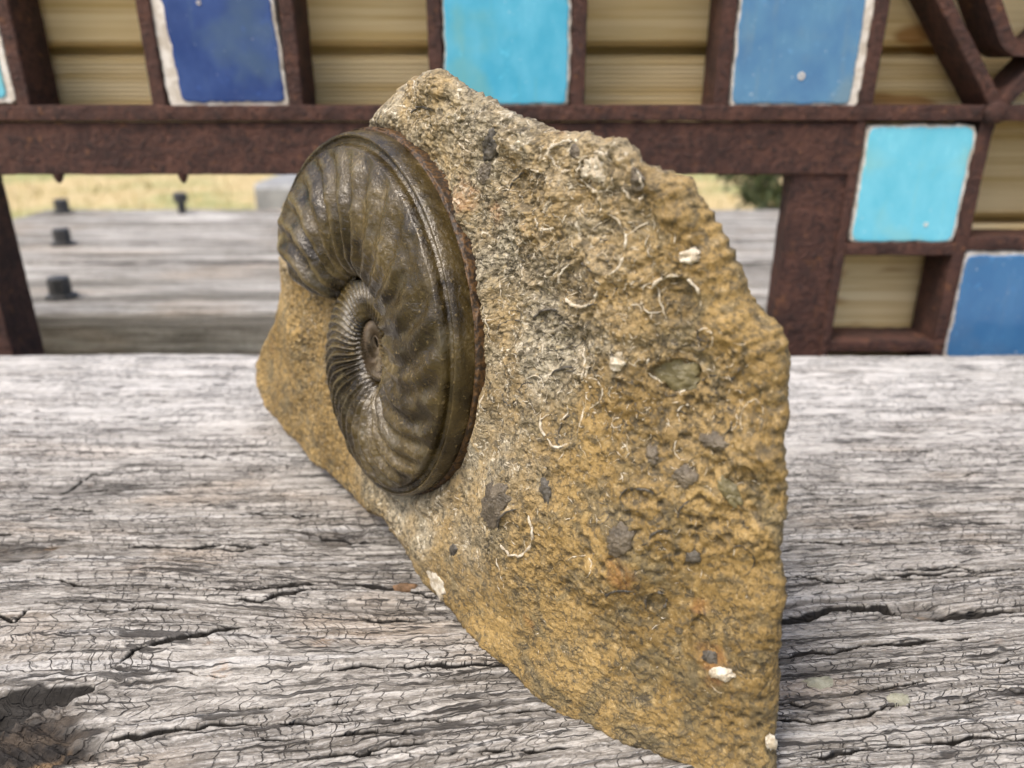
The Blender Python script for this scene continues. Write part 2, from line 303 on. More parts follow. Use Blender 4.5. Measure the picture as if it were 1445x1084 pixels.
KN = (-.118, .141)            # rotted knot
def grain(x, y):
    g = y - .085 * x * (1 - sstep(.17, .3, y)) - .01 * x
    e = np.exp(-(((x - KN[0]) / .085) ** 2 + ((y - KN[1]) / .045) ** 2)); g = KN[1] + .01 + (g - KN[1] - .01) * (1 - .62 * e)
    e2 = np.exp(-(((x + .19) / .07) ** 2 + ((y - .205) / .03) ** 2)); g = g - .012 * e2
    return g + .0022 * noise2(x * 9, y * 30, 21) + .0008 * noise2(x * 38, y * 110, 22)
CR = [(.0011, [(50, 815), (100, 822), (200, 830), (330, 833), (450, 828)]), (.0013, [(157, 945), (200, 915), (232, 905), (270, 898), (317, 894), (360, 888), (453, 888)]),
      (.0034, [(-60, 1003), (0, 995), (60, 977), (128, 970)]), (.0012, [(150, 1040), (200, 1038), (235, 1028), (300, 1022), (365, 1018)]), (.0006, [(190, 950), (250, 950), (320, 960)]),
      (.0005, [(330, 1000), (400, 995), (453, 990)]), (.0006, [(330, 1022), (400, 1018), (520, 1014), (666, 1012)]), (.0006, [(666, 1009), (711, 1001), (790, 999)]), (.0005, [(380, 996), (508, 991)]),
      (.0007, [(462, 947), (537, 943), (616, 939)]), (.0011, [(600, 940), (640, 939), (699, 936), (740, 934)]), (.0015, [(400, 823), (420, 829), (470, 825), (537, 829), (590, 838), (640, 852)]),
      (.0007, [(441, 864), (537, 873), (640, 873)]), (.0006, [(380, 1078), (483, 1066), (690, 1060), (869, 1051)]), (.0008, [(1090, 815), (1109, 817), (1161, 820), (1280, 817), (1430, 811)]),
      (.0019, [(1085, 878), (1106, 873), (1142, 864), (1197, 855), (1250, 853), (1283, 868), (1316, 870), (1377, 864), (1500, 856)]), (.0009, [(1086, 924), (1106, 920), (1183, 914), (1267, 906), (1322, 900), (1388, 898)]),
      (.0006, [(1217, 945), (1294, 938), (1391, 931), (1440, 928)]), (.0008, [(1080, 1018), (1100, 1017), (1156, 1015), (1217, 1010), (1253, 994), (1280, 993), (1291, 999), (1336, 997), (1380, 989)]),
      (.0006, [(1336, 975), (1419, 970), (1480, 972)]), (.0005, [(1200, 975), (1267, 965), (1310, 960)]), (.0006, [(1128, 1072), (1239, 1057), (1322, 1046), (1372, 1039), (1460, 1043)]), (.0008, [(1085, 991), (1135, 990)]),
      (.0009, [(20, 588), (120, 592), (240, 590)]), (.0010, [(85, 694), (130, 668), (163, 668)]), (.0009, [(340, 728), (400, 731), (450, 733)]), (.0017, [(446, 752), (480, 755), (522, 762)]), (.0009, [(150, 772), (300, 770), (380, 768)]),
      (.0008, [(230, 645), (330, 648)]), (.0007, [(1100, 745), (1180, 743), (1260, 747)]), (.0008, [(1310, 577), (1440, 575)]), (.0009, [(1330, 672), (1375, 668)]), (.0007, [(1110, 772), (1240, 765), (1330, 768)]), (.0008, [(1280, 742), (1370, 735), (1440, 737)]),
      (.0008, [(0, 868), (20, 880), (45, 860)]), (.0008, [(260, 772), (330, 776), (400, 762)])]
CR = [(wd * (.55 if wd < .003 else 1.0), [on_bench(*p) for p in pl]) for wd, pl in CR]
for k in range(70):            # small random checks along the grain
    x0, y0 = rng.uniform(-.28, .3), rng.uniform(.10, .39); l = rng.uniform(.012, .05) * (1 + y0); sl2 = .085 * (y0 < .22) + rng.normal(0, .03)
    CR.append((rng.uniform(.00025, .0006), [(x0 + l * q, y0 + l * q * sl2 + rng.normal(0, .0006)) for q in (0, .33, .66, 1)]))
def wood_relief(x, y, cracks, kn=True):
    g = grain(x, y) if kn else y + .004 * noise2(x * 5, y * 14, 31)
    rough = 1 - .55 * sstep(.26, .36, y) if kn else 1
    r1 = noise2(x * 10, g * 210, 11); r2 = noise2(x * 34, g * 620, 12); r3 = noise2(x * 130, g * 900, 13); r0 = fbm2(x * 7, g * 45, 2, 14)
    z = rough * (.0013 * r0 + .0008 * (r1 - .5 * np.abs(r1)) + .0005 * r2 + .0004 * r3 + .00025 * noise2(x * 420, g * 1300, 15))
    rel = np.clip(.75 * r1 + .55 * r2 + .4 * r3 + .5 * r0, -1, 1) * rough
    cr = np.zeros_like(x); pit = np.zeros_like(x)
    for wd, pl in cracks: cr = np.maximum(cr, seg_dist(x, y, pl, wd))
    if kn:
        q = np.hypot((x - KN[0] + .012) / .036, (y - KN[1] + .010) / .017) + .28 * noise2(x * 60, y * 90, 41); pit = 1 - sstep(.55, 1.1, q)
        z -= pit * (.0044 + .0013 * fbm2(x * 70, y * 420 + x * 160, 4, 42, .65))
        for (cx, cy), rx, ry in ((on_bench(480, 757), .014, .006), (on_bench(1290, 858), .014, .004), (on_bench(10, 780), .020, .007)):
            q = np.hypot((x - cx) / rx, (y - cy) / ry) + .45 * noise2(x * 110, y * 260, 43); k = 1 - sstep(.55, 1.0, q); pit = np.maximum(pit, .55 * k); z -= .0016 * k
    return g, z - .0030 * cr, cr, pit, rel
def timber(name, y0, y1, x0, x1, rows, cols, thick, mat, cracks, kn, ztop=0., yfun=None, fan=None):
    v = np.linspace(0, 1, rows)
    yy = y0 * (y1 / y0) ** v
    u = np.linspace(-1, 1, cols)
    XX = np.empty((rows, cols + 2)); 
    for i, q in enumerate(yy):
        wv = min(fan * (q + .03), x1 - .01); XX[i, 1:-1] = u * wv; XX[i, 0] = x0; XX[i, -1] = x1
        if kn is False: XX[i, 1:-1] = np.linspace(x0 + .002, x1 - .002, cols)
    YY = np.repeat(yy[:, None], cols + 2, 1)
    back = .0045 * noise2(XX * 7, XX * 0 + 3, 51) + .0016 * noise2(XX * 40, XX * 0 + 7, 52)
    YY = YY + back * (sstep(.72, 1, v)[:, None])
    g, z, cr, pit, rel = wood_relief(XX.ravel(), YY.ravel(), cracks, kn)
    edge = sstep(.965, 1.0, v)[:, None] + (1 - sstep(0, .02, v))[:, None]
    z = z.reshape(XX.shape) - .003 * edge ** 2
    P = np.stack([XX, YY, z + ztop], -1); G = np.stack([XX, g.reshape(XX.shape), 0 * XX], -1); c2 = cols + 2
    def ring(zo, inset):
        fr = P[0].copy(); bk = P[-1].copy(); fr[:, 2] += zo; bk[:, 2] += zo; fr[:, 1] += inset; bk[:, 1] -= inset; return fr, bk
    rowsP = [P]; top = P.reshape(-1, 3); f = [grid_faces(rows, c2)]
    # front, back and bottom sheets
    fr1, bk1 = ring(-.012, -.0015); fr2, bk2 = ring(-thick, 0)
    fr2[:, 2] = ztop - thick; bk2[:, 2] = ztop - thick
    ex = np.concatenate([fr1, fr2, bk2, bk1]); b = len(top)
    idx = np.stack([np.arange(c2), b + np.arange(c2), b + c2 + np.arange(c2), b + 2 * c2 + np.arange(c2), b + 3 * c2 + np.arange(c2), (rows - 1) * c2 + np.arange(c2)])
    A = idx[:-1, :-1]; B = idx[1:, :-1]; Cc = idx[1:, 1:]; D = idx[:-1, 1:]
    f.append(np.stack([A, B, Cc, D], -1).reshape(-1, 4))
    n_ = len(top) + len(ex); exg = np.stack([ex[:, 0], ex[:, 2] * 1.0 + ex[:, 1] * .2 + .5, 0 * ex[:, 0]], -1)
    zz = np.zeros(len(ex)); Vv = np.concatenate([top, ex]); FF = np.concatenate(f)
    # end caps
    for side in (0, c2 - 1):
        colv = P[:, side]; base = len(Vv); low = colv.copy(); low[:, 2] = ztop - thick; Vv = np.concatenate([Vv, low]); ti = np.arange(rows) * c2 + side; li = base + np.arange(rows)
        q = np.stack([ti[:-1], ti[1:], li[1:], li[:-1]], -1); FF = np.concatenate([FF, q if side == 0 else q[:, ::-1]])
        exg = np.concatenate([exg, np.stack([low[:, 1] + 3, low[:, 2], 0 * low[:, 0]], -1)]); zz = np.concatenate([zz, np.zeros(rows)])
    return make_mesh(name, Vv, FF, mat, True, dict(grain=np.concatenate([G.reshape(-1, 3), exg]), crack=np.r_[cr, zz], pit=np.r_[pit, zz], relief=np.r_[rel, zz]))
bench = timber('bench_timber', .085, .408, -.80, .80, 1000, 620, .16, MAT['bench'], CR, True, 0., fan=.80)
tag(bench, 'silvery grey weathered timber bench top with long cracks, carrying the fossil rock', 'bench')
def bench_patch(name, px, py, rx, ry, mat, h, seed):
    cx, cy = on_bench(px, py); na, nr = 36, 8; a = np.linspace(0, 2 * math.pi, na, endpoint=False); e = 1 + .3 * noise2(np.cos(a) * 2 + seed, np.sin(a) * 2, seed) + .15 * noise2(np.cos(a) * 6 + seed, np.sin(a) * 6, seed)
    f = np.linspace(.03, 1, nr)[:, None]; x = cx + rx * np.cos(a) * e * f; y = cy + ry * np.sin(a) * e * f; z = wood_relief(x.ravel(), y.ravel(), CR, True)[1].reshape(x.shape)
    z = z + h * (1 - f ** 4) * (1 + .5 * noise2(x * 600, y * 900, seed)) - .0008 * (f > .99); return make_mesh(name, np.stack([x, y, z], -1).reshape(-1, 3), grid_faces(nr, na, True), mat, True, parent=bench)
bench_patch('lichen', 1155, 960, .0042, .0026, flat_mat('pale_lichen', (.24, .24, .18), (.34, .34, .27), 500, .9, .0006), .0005, 3)
bench_patch('lichen', 1268, 985, .0030, .0018, bpy.data.materials['pale_lichen'], .0004, 8)
bench_patch('wood_sliver', 572, 829, .0040, .0015, flat_mat('brown_sliver', (.10, .06, .03), (.22, .13, .07), 400, .8, .0006), .0008, 5)

PK = 1.18; PZ = H - .16 * PK
pcr = [(w_ * PK, [(a * PK, b * PK) for a, b in pl]) for w_, pl in [(.0035, [(-.6, .735), (-.3, .74), (.0, .732), (.6, .74)]), (.002, [(-.2, .70), (.1, .695), (.5, .70)]), (.002, [(-.62, .845), (-.4, .842)]), (.002, [(.1, .86), (.3, .85), (.5, .86)])]]
plank = timber('old_timber', .56 * PK, 1.11 * PK, -.668 * PK, 1.1, 150, 420, .20, MAT['plank'], pcr, False, PZ, fan=1)
tag(plank, 'blurred grey timber with iron bolts, seen through the opening of the rusty frame', 'timber')
def lathe(prof, seg, hexn=False):
    a = np.arange(seg) * 2 * math.pi / seg; V = [[r * math.cos(t), r * math.sin(t), z] for r, z in prof for t in a]; n_ = len(prof)
    F = [tuple(q) for q in grid_faces(n_, seg, True)]; F.append(tuple(range(seg))[::-1]); F.append(tuple((n_ - 1) * seg + i for i in range(seg))); return V, F
for i, (x, y, s, tall) in enumerate([(-.633, 1.065, 1.0, 1), (-.5017, .832, .95, 1), (-.374, .602, .92, 1), (-.4625, 1.06, .95, 2)]):
    pr = [(.0135, -.006), (.0135, .003), (.0095, .004), (.0095, .017), (.0085, .019)] if tall == 1 else [(.006, -.006), (.006, .016), (.0105, .017), (.0105, .028), (.009, .030)]
    V, F = lathe(pr, 8); V = np.array(V) * s; V = V * PK; V[:, 0] += x * PK; V[:, 1] += y * PK; V[:, 2] += PZ
    make_mesh('bolt', V, F, MAT['bolt'], False, parent=plank)

# ------------------------------------------------------------------ pine fence
def box(x0, x1, y0, y1, z0, z1, bev=.0015):
    ring = [(y0 + bev, z0), (y1 - bev, z0), (y1, z0 + bev), (y1, z1 - bev), (y1 - bev, z1), (y0 + bev, z1), (y0, z1 - bev), (y0, z0 + bev)]
    V = [(x, a, b) for x in (x0, x1) for a, b in ring]; F = [(i, i + 8, (i + 1) % 8 + 8, (i + 1) % 8) for i in range(8)] + [tuple(range(8)), tuple(range(15, 7, -1))]; return V, F
fence = empty('pine_fence', (0, .49, GZ), 'pale yellow horizontal pine fence boards behind the rusty tiled frame', 'fence')
def fchild(name, V, mat, F, parent, smooth=False):
    V = np.array(V, float) - np.array(parent.matrix_basis.translation); return make_mesh(name, V, F, mat, smooth, parent=parent)
for (x0, x1, z0, z1, rib) in [(-.9, .9, .1645, .262, 0), (-.9, .1785, .106, .1595, 1), (.1805, .9, .066, .1595, 1), (.1805, .9, -.032, .061, 0), (.1805, .9, -.13, -.037, 1), (.1805, .9, -.45, -.135, 0),
                         (-.9, -.335, .066, .1045, 1), (-.9, -.335, -.032, .061, 0), (-.9, -.335, -.45, -.037, 1)]:
    V, F = box(x0, x1, .4765, .4965, z0, z1, .003); fchild('board', V, MAT['pine_rib' if rib else 'pine'], F, fence)
for z in (.162,):
    V, F = box(-.9, .9, .4970, .5045, z - .014, z + .014, .002); fchild('batten', V, MAT['pine'], F, fence)
for x0, x1 in ((-.9, -.335), (.1805, .9)):
    for z in (.0635, -.0345, -.1325):
        V, F = box(x0, x1, .4970, .5045, z - .014, z + .014, .002); fchild('batten', V, MAT['pine'], F, fence)
for x in (-.55, .42):
    V, F = box(x - .035, x + .035, .5055, .56, GZ - .02, .262, .003); fchild('fence_post', V, MAT['pine'], F, fence)

# ------------------------------------------------------------------ rusty iron frame with tiles
FY = .440
frame = empty('iron_frame', (0, FY, GZ), 'rust brown iron lattice frame set with blue and turquoise tiles behind the bench', 'frame')
def bar(p0, p1, wd, y0, y1, name='bar', amp=.0004, seg=.004):
    """rough iron bar in the panel plane from p0 to p1 (x,z), wd wide, y0..y1 deep"""
    p0 = np.array(p0, float); p1 = np.array(p1, float); L = np.linalg.norm(p1 - p0); d = (p1 - p0) / L; nn = np.array([-d[1], d[0]]); k = max(4, int(L / seg))
    b = min(.0007, wd * .12); hw = wd / 2
    cs = [(-hw + b, y0), (0, y0 - .0002), (hw - b, y0), (hw, y0 + b), (hw, (y0 + y1) / 2), (hw, y1 - b), (hw - b, y1), (-hw + b, y1), (-hw, y1 - b), (-hw, (y0 + y1) / 2), (-hw, y0 + b)]
    V = []
    for i in range(k + 1):
        c = p0 + d * L * i / k
        for a, y in cs: q = c + nn * a; V.append((q[0], y, q[1]))
    V = np.array(V); s = 150; V[:, 0] += amp * noise2(V[:, 2] * s + V[:, 1] * 90, V[:, 0] * s, 61); V[:, 1] += amp * noise2(V[:, 2] * s, V[:, 0] * s, 62); V[:, 2] += amp * noise2(V[:, 0] * s + V[:, 1] * 90, V[:, 2] * s, 63)
    n_ = len(cs); F = [tuple(q) for q in grid_faces(k + 1, n_, True)] + [tuple(range(n_))[::-1], tuple(k * n_ + i for i in range(n_))]
    return fchild(name, V, MAT['rust'], F, frame, False)
DY = .030
bar((-.42, .1095), (.1985, .1095), .0285, FY + .001, FY + .007, 'rail')                       # wide flat rail over the opening
bar((-.42, .1285), (.42, .1285), .0082, FY - .001, FY + DY)                                   # thin bar above it
bar((.1785, .0955), (.1785, -.40), .0345, FY + .0025, FY + .0085, 'post')                      # right post of the opening
bar((.1635, .0955), (.1635, -.40), .0045, FY + .0035, FY + .017, 'post_edge')
bar((.1955, .1245), (.1955, -.40), .0055, FY, FY + DY)
bar((-.3345, .0955), (-.3345, -.40), .041, FY + .0025, FY + .0085, 'post')
bar((-.3165, .0955), (-.3165, -.40), .0045, FY + .0035, FY + DY + .004, 'post_edge')
for x in (-.352, -.2705, -.1955, -.1195, -.0415, .0362, .1157, .1963): bar((x, .1325), (x, .262), .0078, FY, FY + DY)
bar((-.42, .2165), (.42, .2165), .008, FY - .0005, FY + DY - .001)
bar((.2662, .1245), (.2662, -.40), .0078, FY, FY + DY)
bar((.3395, .1245), (.3395, -.40), .0078, FY, FY + DY)
for z, xa in ((.0525, .1985), (-.0085, .1985), (-.085, .1985)): bar((xa, z), (.2625, z), .0075, FY + .0005, FY + DY)
for z in (.0555, -.022, -.10): bar((.27, z), (.3355, z), .0078, FY + .0005, FY + DY)
bar((.2700, .1312), (.2065, .2140), .0072, FY + .0005, FY + DY - .002, 'diagonal_bar')                # diagonals of the upper right cell
bar((.2715, .1312), (.336, .2140), .0072, FY + .0012, FY + DY - .0025, 'diagonal_bar')
def scroll(path, wd, y0, y1):
    P = np.array(path); k = np.linspace(0, len(P) - 1, 60); P = np.stack([np.interp(k, range(len(P)), P[:, 0]), np.interp(k, range(len(P)), P[:, 1])], -1)
    for _ in range(6): P[1:-1] = (P[:-2] + 2 * P[1:-1] + P[2:]) / 4
    d = np.gradient(P, axis=0); d /= np.linalg.norm(d, axis=1)[:, None]; nn = np.stack([-d[:, 1], d[:, 0]], -1); hw = wd / 2; V = []
    for p, q in zip(P, nn):
        for a, y in ((-hw, y0), (hw, y0), (hw, y1), (-hw, y1)): V.append((p[0] + q[0] * a, y, p[1] + q[1] * a))
    F = [tuple(q) for q in grid_faces(len(P), 4, True)] + [(3, 2, 1, 0), tuple(len(V) - 4 + i for i in range(4))]; fchild('scroll_bar', V, MAT['rust'], F, frame)
scroll([(.2385, .2120), (.262, .1735), (.2672, .1650), (.2735, .1612), (.2810, .1612), (.2880, .1645), (.296, .1725), (.316, .2120)], .0075, FY + .0009, FY + DY - .003)
V, F = lathe([(.006, 0), (.006, .004), (.004, .0055)], 12); V = np.array(V)[:, [0, 2, 1]]; V[:, 1] = FY - .0008 - V[:, 1]; V[:, 0] += .2665; V[:, 2] += .1288
fchild('weld', V, MAT['rust'], F, frame, True)
for x, z in ((-.262, .0945), (-.19, .0945)):        # drips of scale hanging under the rail
    V, F = lathe([(.0022, .004), (.003, 0), (.0018, -.003), (.0006, -.0042)], 8); V = np.array(V); V += (x, FY + .004, z); fchild('rust_drip', V, MAT['rust'], F, frame, True)
def tile(x0, x1, z0, z1, gl, gz, label, skew=0, seed=0):
    """ceramic tile with an uneven chipped rim; gz = glaze insets left, right, bottom, top"""
    def outline(a, b, c, d, amp, sc, N=44):
        pts = []
        for p, q in (((a, c), (b, c)), ((b, c), (b, d)), ((b, d), (a, d)), ((a, d), (a, c))):
            for i in range(N): t = i / N; pts.append((p[0] + (q[0] - p[0]) * t, p[1] + (q[1] - p[1]) * t))
        P = np.array(pts); m_ = np.array([(a + b) / 2, (c + d) / 2]); rr = np.max(np.abs((P - m_) / np.array([(b - a) / 2, (d - c) / 2])) ** 1, axis=1)
        # rounded corners
        hx, hz = (b - a) / 2, (d - c) / 2; q = P - m_; rad = .0035; cx = np.clip(q[:, 0], -hx + rad, hx - rad); cz = np.clip(q[:, 1], -hz + rad, hz - rad); dv = q - np.stack([cx, cz], -1); ln = np.linalg.norm(dv, axis=1, keepdims=True)
        q = np.stack([cx, cz], -1) + dv / np.maximum(ln, 1e-9) * np.minimum(ln, rad)
        q = q + amp * 1.6 * np.stack([noise2(P[:, 0] * 90, P[:, 1] * 90, seed + 2), noise2(P[:, 0] * 90, P[:, 1] * 90, seed + 3)], -1) + amp * np.stack([noise2(P[:, 0] * sc, P[:, 1] * sc, seed), noise2(P[:, 0] * sc, P[:, 1] * sc, seed + 1)], -1)
        return q + m_
    O = outline(x0, x1, z0, z1, .0006, 300); G = outline(x0 + gz[0], x1 - gz[1], z0 + gz[2], z1 - gz[3], .0005, 420); n_ = len(O)
    def sk(P): P = P.copy(); P[:, 0] += skew * (P[:, 1] - z0); return P
    O, G = sk(O), sk(G); ys = (FY + .0105, FY + .003, FY + .0018)
    V = np.concatenate([np.insert(O, 1, ys[0], 1), np.insert(O, 1, ys[1], 1), np.insert((O - O.mean(0)) * .985 + O.mean(0), 1, ys[2], 1)])
    F = [tuple(q) for q in grid_faces(3, n_, True)] + [tuple(2 * n_ + i for i in range(n_)), tuple(range(n_))[::-1]]
    t = fchild('tile', V, MAT['ceramic'], F, frame); t['label'] = label
    V = np.concatenate([np.insert(G, 1, FY + .0028, 1), np.insert(G, 1, FY + .0012, 1), np.insert((G - G.mean(0)) * .982 + G.mean(0), 1, FY + .0009, 1)]) - np.array(frame.location)
    g = make_mesh('glaze', V, F, MAT[gl], False, parent=t)
tile(-.348, -.2755, .1335, .2115, 'aqua', (.0015, .004, .003, .002), 'pale tile with worn white rim', 0, 3)
tile(-.1905, -.1235, .1312, .2115, 'navy', (.0078, .0018, .0030, .002), 'dark navy blue glazed tile', -.055, 5)
tile(-.0372, .0318, .1322, .2115, 'turquoise', (.0012, .0018, .0012, .002), 'bright turquoise glazed tile with green stains', 0, 7)
tile(.1203, .1925, .1312, .2115, 'steel', (.0016, .0050, .0022, .002), 'steel blue glazed tile with a small white hole', 0, 9)
tile(.1995, .2622, .0562, .1225, 'aqua', (.0019, .0023, .0010, .0017), 'light aqua glazed tile with chipped rim', .0, 11)
tile(.2702, .3352, -.0178, .0512, 'mid_blue', (.0022, .0016, .002, .0028), 'medium blue glazed tile', 0, 13)
def pock(x, z, r, t=None):
    V, F = lathe([(r, .0006), (r * .9, -.0004), (r * .45, -.0002), (r * .3, .0004)], 14); V = np.array(V)[:, [0, 2, 1]]; V[:, 1] += FY + .0009; V[:, 0] += x; V[:, 2] += z
    fchild('glaze_chip', V, MAT['ceramic'], F, frame, True)
pock(.1585, .1475, .0021); pock(.243, .067, .0013); pock(-.166, .1835, .0012)

# ------------------------------------------------------------------ things beyond the fence
V, F = box(-1.03, -.50, 3.05, 3.7, GZ - .03, -.205, .02)
blk = make_mesh('concrete_block', np.array(V), F, MAT['concrete'], False)
tag(blk, 'pale grey concrete block on the dry grass beyond the old timber', 'block')
# dark clipped shrub, seen at the right end of the opening
sh = empty('shrub', (1.35, 3.4, GZ), 'dark green shrub beyond the right end of the old timber', 'shrub')
n = 5200; d = rng.normal(size=(n, 3)); d /= np.linalg.norm(d, axis=1)[:, None]; rr = rng.uniform(.55, 1, n) ** .5; c = d * rr[:, None] * (.42, .36, .40); c *= (1 + .3 * noise2(d[:, 0] * 3, d[:, 1] * 3 + d[:, 2] * 5, 71))[:, None]; c[:, 2] += .38
t1 = rng.normal(size=(n, 3)); t1 /= np.linalg.norm(t1, axis=1)[:, None]; t2 = np.cross(t1, d); t2 /= np.linalg.norm(t2, axis=1)[:, None] + 1e-9
V = np.stack([c - t1 * .028, c + t2 * .011, c + t1 * .028, c - t2 * .011], 1).reshape(-1, 3); V[:, 2] = np.maximum(V[:, 2], .0)
make_mesh('crown', V, np.arange(4 * n).reshape(-1, 4), flat_mat('shrub_leaf', (.035, .055, .022), (.09, .11, .05), 12, .6, .001), False, parent=sh)
V, F = lathe([(.03, -.03), (.026, .15), (.012, .5)], 8); make_mesh('trunk', V, F, MAT['bolt'], True, parent=sh)

# ------------------------------------------------------------------ fossil rock
# plan of the rock's face (units of H): bends from turned-away at the far left to camera-facing at the near right
gxs = np.array([-1.4, -.97, -.677, -.373, -.189, -.044, .059, .15, .2475, .34, .43, .55, .9]); gys = np.array([2.87, 2.34, 1.977, 1.60, 1.345, 1.145, 1.015, .935, .880, .835, .815, .84, 1.06])
LX, LY = .06, .09
_x = np.linspace(-1.4, .9, 2301); _y = np.interp(_x, gxs, gys); k_ = np.exp(-np.linspace(-2.5, 2.5, 141) ** 2 / 2); k_ /= k_.sum(); _y = np.convolve(np.pad(_y, 70, mode='reflect', reflect_type='odd'), k_, 'valid')
_s = np.r_[0, np.cumsum(np.hypot(np.diff(_x), np.diff(_y)))]; _tx = np.gradient(_x, _s); _ty = np.gradient(_y, _s)
def surf(s, t, n):
    x = np.interp(s, _s, _x); y = np.interp(s, _s, _y); nx = np.interp(s, _s, _ty); ny = -np.interp(s, _s, _tx)
    return np.stack([(x + LX * t + nx * n), (y + LY * t + ny * n), t + 0 * n], -1) * H
def to_st(px, py):
    d = ray(px, py); lo, hi = .2, 4.
    for _ in range(50):
        m_ = (lo + hi) / 2; z = 1 + d[2] * m_
        if (d[1] * m_ - LY * z) > np.interp(d[0] * m_ - LX * z, _x, _y): hi = m_
        else: lo = m_
    z = 1 + d[2] * lo; return float(np.interp(d[0] * lo - LX * z, _x, _s)), z
OUT = [(590, 103), (620, 101), (650, 128), (690, 153), (745, 184), (770, 188), (800, 187), (825, 196), (870, 195), (890, 213), (896, 230), (930, 243), (960, 258), (972, 290), (986, 315), (1006, 335), (1031, 385), (1042, 410), (1043, 425),
       (1062, 455), (1092, 480), (1105, 502), (1106, 540), (1107, 580), (1114, 605), (1108, 630), (1109, 660), (1110, 700), (1107, 740), (1100, 790), (1110, 830), (1112, 860), (1105, 900), (1102, 950), (1104, 1000), (1107, 1040), (1106, 1075),
       (1104, 1110), (1096, 1140), (1050, 1134), (1000, 1110), (965, 1089), (930, 1070), (860, 1034), (790, 1016), (760, 990), (720, 945), (690, 914), (670, 884), (640, 854), (600, 818), (570, 774), (545, 738), (510, 714), (480, 692), (450, 662), (420, 637), (400, 612), (388, 592), (368, 577),
       (353, 547), (348, 515), (353, 490), (373, 460), (378, 430), (382, 400), (386, 340), (390, 310), (396, 285), (418, 240), (443, 214), (480, 192), (503, 178), (518, 160), (543, 120), (560, 109)]
O = np.array([to_st(*p) for p in OUT]); O[:, 1] = np.where(O[:, 1] < .03, np.minimum(O[:, 1], .0) - .012, O[:, 1])
NA, NR = 1240, 370
Oc = np.vstack([O, O[:1]]); L = np.r_[0, np.cumsum(np.hypot(*np.diff(Oc, axis=0).T))]; q = np.linspace(0, L[-1], NA, endpoint=False)
Os = np.stack([np.interp(q, L, Oc[:, 0]), np.interp(q, L, Oc[:, 1])], -1)
cen = np.array([1.95, .47]); dv = Os - cen; jag = .005 * noise2(q * 8, q * 0, 81) + .0035 * noise2(q * 23, q * 0, 82) + .0045 * (.4 - np.abs(noise2(q * 47, q * 0, 84))) + .004 * noise2(q * 95, q * 0, 83); jag *= sstep(0, .06, Os[:, 1])
Os = Os + dv / np.linalg.norm(dv, axis=1)[:, None] * jag[:, None]
# ammonite spiral in the face (centre, radius against angle)
AC = np.array([1.735, .486])
th_k = np.radians([-1100, -900, -700, -560, -400, -344, -294, -246, -197, -186, -153, -124, -99, -57, -22, 16, 41, 66, 114, 140, 163, 200]); r_k = np.array([.012, .02, .038, .062, .096, .112, .130, .153, .190, .203, .243, .272, .297, .335, .368, .402, .415, .428, .455, .475, .50, .53])
def Rad(th): return np.interp(th, th_k, r_k)
def amm_field(s, t):
    ds, dt = s - AC[0], t - AC[1]; r = np.hypot(ds, dt); a = np.arctan2(dt, ds); a = np.where(a > R(172), a - 2 * math.pi, a); return r, r / Rad(a)
def cell(cx, cy, rx, ry, dz):
    c0 = np.array(to_st(cx, cy)); A = np.stack([np.array(to_st(cx + rx, cy)) - c0, np.array(to_st(cx, cy + ry)) - c0], 1); return (c0[0], c0[1], np.linalg.inv(A), dz)
CELLS = [cell(*a) for a in [(812, 403, 30, 32, -.006), (855, 345, 27, 42, -.004), (838, 243, 28, 29, .004), (738, 270, 29, 30, -.008), (946, 428, 38, 36, -.006), (788, 577, 30, 55, -.004), (741, 746, 22, 33, -.003), (924, 852, 14, 15, -.006), (896, 260, 14, 24, -.005), (745, 368, 24, 36, -.005),
        (765, 455, 20, 16, -.008), (945, 538, 40, 26, -.006), (1005, 760, 30, 26, -.003), (905, 700, 26, 14, -.003), (935, 772, 18, 14, -.003), (1045, 690, 24, 34, -.003), (985, 905, 16, 30, -.006)]]
